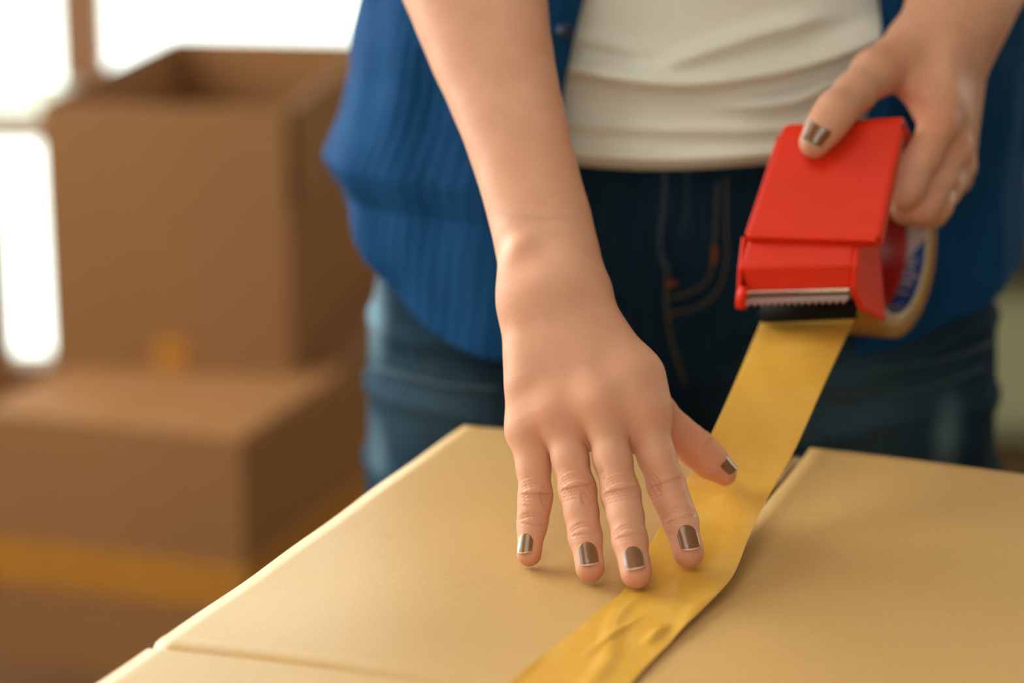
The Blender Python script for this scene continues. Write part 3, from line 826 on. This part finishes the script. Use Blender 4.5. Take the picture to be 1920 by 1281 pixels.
# ---- torso, neck, head (coarse; under the clothes or above the frame)
Fb = Field((BX-.32, 1.38, .70), (BX+.34, 1.86, 1.78), .007)
def ellz(z, rx, ry, rz, yy=0): return ell((BX, BY+yy, z), (rx, ry, rz))
torso = blend([ellz(.93, .17, .085, .14), ellz(1.10, .135, .078, .18), ellz(1.27, .155, .085, .17), rcone((BX-.13, BY+.01, 1.36), (BX+.13, BY+.01, 1.36), .055, .055)], .06)
Fb.add(torso, 0); Fb.add(rcone((BX, BY+.0, 1.36), (BX, BY-.03, 1.50), .055, .05), .03)
Fb.add(rcone(SH, EL*.5+SH*.5, .055, .042), .03); Fb.add(rcone(SH2, LE*.5+SH2*.5, .055, .044), .03)
Fb.add(ell((BX, BY-.05, 1.60), (.073, .092, .11)), .03); Fb.add(ell((BX, BY-.085, 1.545), (.048, .05, .055)), .03)
Fb.add(rcone((BX, BY-.138, 1.60), (BX, BY-.152, 1.572), .008, .013), .012)
for s in (-1, 1): Fb.add(ell((BX+s*.076, BY-.035, 1.59), (.010, .02, .032)), .006); Fb.add(ell((BX+s*.032, BY-.142, 1.607), (.016, .012, .011)), .008, op='d'); Fb.add(ell((BX+s*.032, BY-.133, 1.606), (.012, .010, .008)), .002)
Fb.add(rcone((BX-.02, BY-.134, 1.535), (BX+.02, BY-.134, 1.535), .006, .006), .008)
Vb, Fc = Fb.mesh(); base = sum(len(x) for x in body_V); body_V.append(Vb); body_F.append(Fc+base); body_red.append(np.zeros(len(Vb)))
fast_mesh('body', np.concatenate(body_V), np.concatenate(body_F), M_SKIN, person, {'red': np.concatenate(body_red)})
Fh = Field((BX-.14, BY-.2, 1.40), (BX+.14, BY+.14, 1.78), .006)
Fh.add(ell((BX, BY-.035, 1.625), (.088, .100, .115)), 0); Fh.add(ell((BX, BY+.04, 1.52), (.085, .055, .13)), .04); Fh.add(ell((BX, BY-.15, 1.575), (.06, .075, .075)), .02, op='d')
Vh, Fh_ = Fh.mesh(); fast_mesh('hair', Vh, Fh_, M_HAIR, person)

# ---- nails: curved plates seated on the fingertips
bvhs = BVHTree.FromPolygons([tuple(v) for v in np.concatenate(body_V)], [tuple(int(i) for i in f) for f in np.concatenate(body_F[:3])])
for (tip, dip, dor, r, ln, wd, back, tilt) in nail_specs:
    d = unit(tip-dip); dor = unit(dor-d*(dor @ d)); sd_ = np.cross(dor, d); nu, nv = 15, 25
    top = np.zeros((nv, nu, 3)); org = tip+d*(r*.45)      # free edge sits a little past the tip centre
    c0 = org+dor*(r*.9)-d*ln*.5
    for j in range(nv):
        v = j/(nv-1)                                      # 0 cuticle .. 1 free edge
        for i in range(nu):
            u = 2*i/(nu-1)-1
            cut = (1-math.sqrt(max(0, 1-(u*.985)**2)))*ln*.42        # rounded cuticle
            x = -ln+cut+(ln-cut)*v
            x += -(abs(u)**2.5)*ln*.15*v
            ang = u*wd*.5/r; half = wd*.5*(1 if v > .0 else 1)
            cc = org+d*x
            o_ = cc+sd_*math.sin(ang)*r*1.0+dor*(r*math.cos(ang))
            # seat on the skin
            dirv = unit(sd_*math.sin(ang)*.55+dor*math.cos(ang))
            hit = bvhs.ray_cast(Vector(o_+dirv*.012), Vector(-dirv), .022)
            rr = r
            h_ = (np.array(hit[0])-cc) @ dor if hit[0] is not None else r*math.cos(ang)
            hs = (np.array(hit[0])-cc) @ sd_ if hit[0] is not None else r*math.sin(ang)
            ideal = r*1.03*math.cos(ang)+.0004
            if x > r*-.25: ideal -= 0
            hh = max(min(h_, ideal+.002), ideal-.0008)
            top[j, i] = cc+sd_*hs+dor*(hh*.5+ideal*.5+.00035+.0004*v)
    o = grid_obj('fingernail', top, M_POLISH, person); me = o.data
    if np.dot(np.array(me.polygons[len(me.polygons)//2].normal), dor) < 0: me.flip_normals()
    o.data.materials.append(M_NAILTIP)
    o.data.polygons.foreach_set('material_index', [1 if i >= (nv-2)*(nu-1) else 0 for i in range(len(o.data.polygons))])
    solid(o, .0009, 0)
    m_ = o.modifiers.new('sub', 'SUBSURF'); m_.levels = 1; m_.render_levels = 1

# ---- jeans
Fj = Field((BX-.27, 1.40, .03), (BX+.27, 1.86, 1.0), .0045)
def leg_pts(s): return [(BX+s*.108, BY, .80), (BX+s*.115, BY+.0, .46), (BX+s*.115, BY+.02, .04)]
hip = ell((BX, BY+.0, .90), (.198, .120, .19))
Fj.add(hip, 0, .03)
for s in (-1, 1):
    p = leg_pts(s); Fj.add(blend([rcone(p[0], p[1], .103, .085), rcone(p[1], p[2], .085, .075)], .03), .035, .03)
    Fj.add(rcone((BX+s*.104, BY-.02, .86), (BX+s*.116, BY-.015, .70), .090, .100), .03, .03)
Fj.v = smax(Fj.v, (Fj.lo[2]+Fj.h*np.arange(Fj.n[2]))[None, None, :].astype(np.float32)-.975, .004)
Vj, Fjf = Fj.mesh(); Vj = vsmooth(Vj, Fjf, 2)
nj = vnormals(Vj, Fjf); x, y, z = Vj[:,0]-BX, Vj[:,1]-BY, Vj[:,2]
dj = .0045*snoise(Vj*np.array([1, 1, .6]), 26, 3)+.002*snoise(Vj, 60, 4)
# hip whiskers fanning from the crotch and cross folds on the thighs
for s in (-1, 1):
    for k, (z1, sl) in enumerate(((.83, .28), (.795, .16), (.765, .05), (.735, -.1))):
        zz = z1+(np.abs(x)-.03)*sl+.006*np.sin(x*40+k)
        dj += np.where((np.sign(x) == s) & (y < .02), .0038*np.exp(-((z-zz)/.0065)**2)*np.clip(np.abs(x)/.05, 0, 1), 0)
Vj = Vj+nj*dj[:, None]
def pxof(V):
    d = V-CAM; w = d @ FWD; return 960+FPX*(d @ RGT)/w, 640.5-FPX*(d @ UPV)/w
wear = np.zeros(len(Vj))
def patch(c, rx, rz, am):
    global wear
    wear = np.maximum(wear, am*np.exp(-(((Vj[:,0]-c[0])/rx)**2+((Vj[:,2]-c[2])/rz)**2)*1.0)*(Vj[:,1] < BY+.06))
patch(at(700, 590, 1.58), .008, .030, .85); patch(at(708, 835, 1.57), .008, .022, .4)
patch(at(1768, 800, 1.53), .010, .024, .75); patch(at(1745, 770, 1.53), .025, .05, .15); patch(at(1600, 770, 1.5), .06, .05, .22); patch(at(820, 760, 1.52), .05, .035, .16)
jeans = fast_mesh('jeans', Vj, Fjf, M_DENIM, person, {'wear': wear})
bj = BVHTree.FromPolygons([tuple(v) for v in Vj], [tuple(int(i) for i in f) for f in Fjf])
def onmesh(bvh, px, py, lift=.0008):
    d = Vector(unit(ray(px, py))); h = bvh.ray_cast(Vector(CAM), d)
    if h[0] is None: return None
    return np.array(h[0])-np.array(d)*lift
def stitched(name, pix, r, mat, parent, n=10):
    q = crom([(a, b, 0) for a, b in pix], n); pts = [onmesh(bj, p[0], p[1]) for p in q]; pts = [p for p in pts if p is not None]
    if len(pts) > 2: return tube(name, pts, r, mat, parent, 6)
stitched('fly_seam', [(1246, 300), (1245, 380), (1238, 440), (1240, 480), (1252, 508)], .0014, M_THREAD, jeans)
stitched('fly_edge', [(1288, 300), (1286, 400), (1276, 440)], .0006, M_THREAD, jeans)
stitched('fly_stitching', [(1362, 330), (1362, 430), (1362, 490), (1345, 545), (1310, 575), (1252, 590)], .0008, M_THREAD_O, jeans)
stitched('fly_stitching', [(1345, 340), (1341, 430), (1336, 500), (1312, 540), (1255, 560)], .0008, M_THREAD_O, jeans)
stitched('bartack', [(1340, 462), (1340, 478), (1338, 494)], .0016, M_BARTACK, jeans)
stitched('bartack', [(1248, 536), (1258, 533), (1268, 530)], .0016, M_BARTACK, jeans)
stitched('crotch_seam', [(1250, 510), (1250, 580), (1262, 650), (1285, 720)], .0011, M_THREAD_O, jeans)
stitched('pocket_seam', [(1590, 700), (1680, 688), (1780, 672), (1870, 640)], .0012, M_THREAD, jeans)
stitched('pocket_seam', [(1560, 742), (1690, 735), (1780, 715), (1840, 690)], .0012, M_THREAD, jeans)
stitched('pocket_seam', [(700, 690), (760, 706), (850, 725), (940, 728)], .0012, M_THREAD, jeans)
for s in (-1, 1):
    Fs = Field((BX+s*.115-.07, BY-.20, -.01), (BX+s*.115+.07, BY+.12, .13), .005)
    c = np.array([BX+s*.115, BY, 0])
    Fs.add(blend([rcone(c+(0, -.13, .03), c+(0, .03, .045), .032, .042), rcone(c+(0, .03, .04), c+(0, .045, .075), .04, .038)], .03), 0)
    Fs.v = smax(Fs.v, -(Fs.lo[2]+Fs.h*np.arange(Fs.n[2]))[None, None, :].astype(np.float32)+.002, .004)
    Vs, Fsf = Fs.mesh(); fast_mesh('shoe', Vs, Fsf, M_SHOE, person)

# ---- white top: tube around the torso, drawn into soft cross folds
def Xz(px, py, Y=1.49): p = at(px, py, Y); return p[0], p[2]
def ridge(pix, amp, wpx):
    q = crom([(a, b, 0) for a, b in pix], 12); q = np.array([Xz(a, b) for a, b, _ in q]); o = np.argsort(q[:,0]); q = q[o]
    return (q, amp, wpx/2900.0)
ridges = [ridge([(1040, 122), (1150, 136), (1260, 148), (1400, 136), (1530, 110), (1660, 62)], .016, 17),
          ridge([(1240, 122), (1320, 92), (1420, 62), (1520, 38)], .010, 15),
          ridge([(1040, 62), (1130, 80), (1220, 96)], .006, 14),
          ridge([(1040, 232), (1200, 238), (1350, 240), (1480, 236), (1600, 215)], .008, 9),
          ridge([(1040, 282), (1250, 290), (1430, 280), (1600, 262)], .010, 14),
          ridge([(1380, 195), (1480, 188), (1580, 150), (1660, 110)], .010, 10)]
hem = crom([(900, 300, 0), (1085, 316, 0), (1250, 321, 0), (1430, 311, 0), (1660, 290, 0)], 10); hemq = np.array([Xz(a, b, 1.485) for a, b, _ in hem])
nu, nv = 220, 150; P = np.zeros((nv, nu, 3))
for j in range(nv):
    for i in range(nu):
        th = 2*math.pi*i/nu; sx, sy = math.sin(th), -math.cos(th)          # th = 0 faces the camera
        zt_ = 1.40; X0 = BX+.19*sx; zh = float(np.interp(X0, hemq[:,0], hemq[:,1])) if sy < 0 else .938
        z = zh+(zt_-zh)*(j/(nv-1))**1.25
        tt = min(1, max(0, (z-.93)/.2)); rx = .196-.030*tt; ry = .132-.012*tt
        rx += .012*math.exp(-((z-.935)/.02)**2)*.4
        Xw, Yw = BX+rx*sx, BY+ry*sy
        dsp = 0
        if sy < .1:
            for q, am, w in ridges:
                if q[0,0]-.02 < Xw < q[-1,0]+.02:
                    zc_ = np.interp(Xw, q[:,0], q[:,1]); e = min(1, (Xw-q[0,0]+.02)/.03, (q[-1,0]+.02-Xw)/.03)
                    dsp += am*e*math.exp(-((z-zc_)/w)**2)
            dsp += .0015*math.sin(Xw*40+z*60)
        # inwards turn at the hem
        if j < 3: dsp -= (3-j)*.0012
        P[j, i] = (Xw+dsp*sx, Yw+dsp*sy, z)
tee = grid_obj('white_top', P, M_TEE, person, close_u=True); solid(tee, .0012, -1)
me = tee.data
if me.polygons[0].normal.y > 0: me.flip_normals()

# ---- open blue shirt: a front panel on each side and the back, each a sheet of its own
shirt = bpy.data.objects.new('overshirt', None); COL.objects.link(shirt); shirt.parent = person; shirt.matrix_parent_inverse = Matrix.Translation(-Vector(person.location)); shirt['label'] = 'open blue cotton shirt'
def sil(pix, Y):
    q = np.array([(at(a, b, Y)[2], at(a, b, Y)[0]) for a, b in pix]); o = np.argsort(q[:,0]); return q[o]
silL = sil([(700, -420), (690, -150), (674, 0), (659, 60), (657, 130), (640, 205), (621, 250), (606, 288), (622, 318), (645, 350), (641, 400), (638, 440), (645, 520), (660, 700)], BY)
silR = sil([(1920, -420), (1938, -150), (1940, 0), (1940, 100), (1936, 200), (1924, 262), (1920, 330), (1924, 380), (1920, 440), (1914, 480), (1900, 540), (1895, 600), (1895, 700)], BY)
hemL = np.array([(at(a, b, 1.50)[0], at(a, b, 1.50)[2]) for a, b, _ in crom([(600, 395, 0), (648, 452, 0), (700, 528, 0), (780, 600, 0), (860, 638, 0), (945, 655, 0), (1040, 660, 0)], 8)])
hemR = np.array([(at(a, b, 1.50)[0], at(a, b, 1.50)[2]) for a, b, _ in crom([(1560, 655, 0), (1660, 650, 0), (1740, 634, 0), (1800, 616, 0), (1885, 585, 0), (1940, 550, 0)], 8)])
edgeL = np.array([(at(a, b, 1.475)[2], at(a, b, 1.475)[0]) for a, b in [(985, 700), (1010, 600), (1035, 430), (1050, 250), (1062, 150), (1078, 70), (1096, 0), (1130, -150), (1150, -420)]])
edgeR = np.array([(at(a, b, 1.475)[2], at(a, b, 1.475)[0]) for a, b in [(1600, 700), (1620, 600), (1640, 430), (1625, 250), (1660, 130), (1664, 60), (1658, 0), (1640, -150), (1600, -420)]])
def panel(name, side, sl_, hm, ed):
    nu, nv = 110, 190; P = np.zeros((nv, nu, 3)); zt_ = 1.36
    for i in range(nu):
        u = i/(nu-1)                                 # 0 = front edge, 1 = just past the side seam
        # iterate to get the hem height of this column
        zb = .85
        for _ in range(4):
            ex = np.interp(.90, ed[:,0], ed[:,1]); sx = np.interp(.90, sl_[:,0], sl_[:,1])
            t0_ = math.asin(max(-1, min(1, (ex-BX)/(sx-BX)))); Xc = BX+(sx-BX)*math.sin(t0_+(math.pi/2-t0_)*min(1, u/.82)); zb = float(np.interp(Xc, hm[:,0], hm[:,1]))
        if u > .82: zb += (u-.82)*.15
        for j in range(nv):
            z = zb+(zt_-zb)*(j/(nv-1))**1.3
            ex = np.interp(z, ed[:,0], ed[:,1]); sx = np.interp(z, sl_[:,0], sl_[:,1]); hw = abs(sx-BX)
            ca = (ex-BX)/(sx-BX); th0 = math.asin(max(-1, min(1, ca))); th1 = math.pi/2
            th = th0+(th1-th0)*u/.82 if u < .82 else th1+(u-.82)/.18*.5
            flare = max(0, min(1, (1.06-z)/.2))
            ry = .142+.020*flare if side < 0 else .140+.010*flare
            X = BX+(sx-BX)*math.sin(th); Y = BY-ry*math.cos(th)
            f = .0042*math.sin(u*13+z*9+side)*(.3+.7*flare)+.0013*math.sin(u*31-z*22+2*side)+.0005*math.sin(u*150+3*math.sin(z*20))
            f += .0008*math.sin(z*60+u*20)*math.sin(u*12)
            f *= math.sin(math.pi*min(1, max(.15, u)))
            if u < .82 or True:
                w_ = min(1, abs(u-.82)/.10)           # keep the outline where it is
                X += f*math.sin(th)*(-1 if side < 0 else 1)*w_*.6; Y -= f*abs(math.cos(th))*1.6
            if u < .05: Y += .003*math.cos(u/.05*math.pi/2)
            P[j, i] = (X, Y, z)
    o = grid_obj(name, P, M_SHIRT, shirt); me = o.data
    solid(o, .0014, 0); return o
panel('front_panel', -1, silL, hemL, edgeL)
panel('front_panel', 1, silR, hemR, edgeR)
# back panel
nu, nv = 90, 90; P = np.zeros((nv, nu, 3))
for j in range(nv):
    z = .90+(1.36-.90)*j/(nv-1)
    for i in range(nu):
        u = i/(nu-1); th = math.pi/2+.1+(math.pi-.2)*u
        xl = np.interp(z, silL[:,0], silL[:,1]); xr = np.interp(z, silR[:,0], silR[:,1]); c = (xl+xr)/2; hw = (xr-xl)/2-.006
        f = .006*math.sin(u*30+z*8)
        P[j, i] = (c+hw*math.sin(th), BY-(.15+f)*math.cos(th), z-.05*math.sin(math.pi*u)*(1-j/(nv-1)))
o = grid_obj('back_panel', P, M_SHIRT, shirt); solid(o, .0014, 0)
# sleeves rolled up above the elbow
def sleeve(S0, E0):
    d = unit(E0-S0); x = unit(np.cross(d, [0, 1, .2])); y = np.cross(d, x); n = 40; rows = []
    prof = [(0, .082), (.2, .078), (.45, .070), (.62, .066), (.63, .072), (.70, .073), (.71, .069)]
    for t, r in prof: rows.append([S0+(E0-S0)*t+r*(1+.04*math.sin(5*k*2*math.pi/n+t*9))*(math.cos(2*math.pi*k/n)*x+math.sin(2*math.pi*k/n)*y) for k in range(n)])
    o = grid_obj('sleeve', np.array(rows), M_SHIRT, shirt, close_u=True); solid(o, .002, 0)
sleeve(SH, EL); sleeve(SH2, LE)
# button on the front edge
for px, py in ((1060, 58), (1040, 330)):
    zb = at(px, py, 1.47); tube('button', [zb+np.array([0, -.004, 0]), zb+np.array([0, .001, 0])], .005, M_BUTTON, shirt, 20)
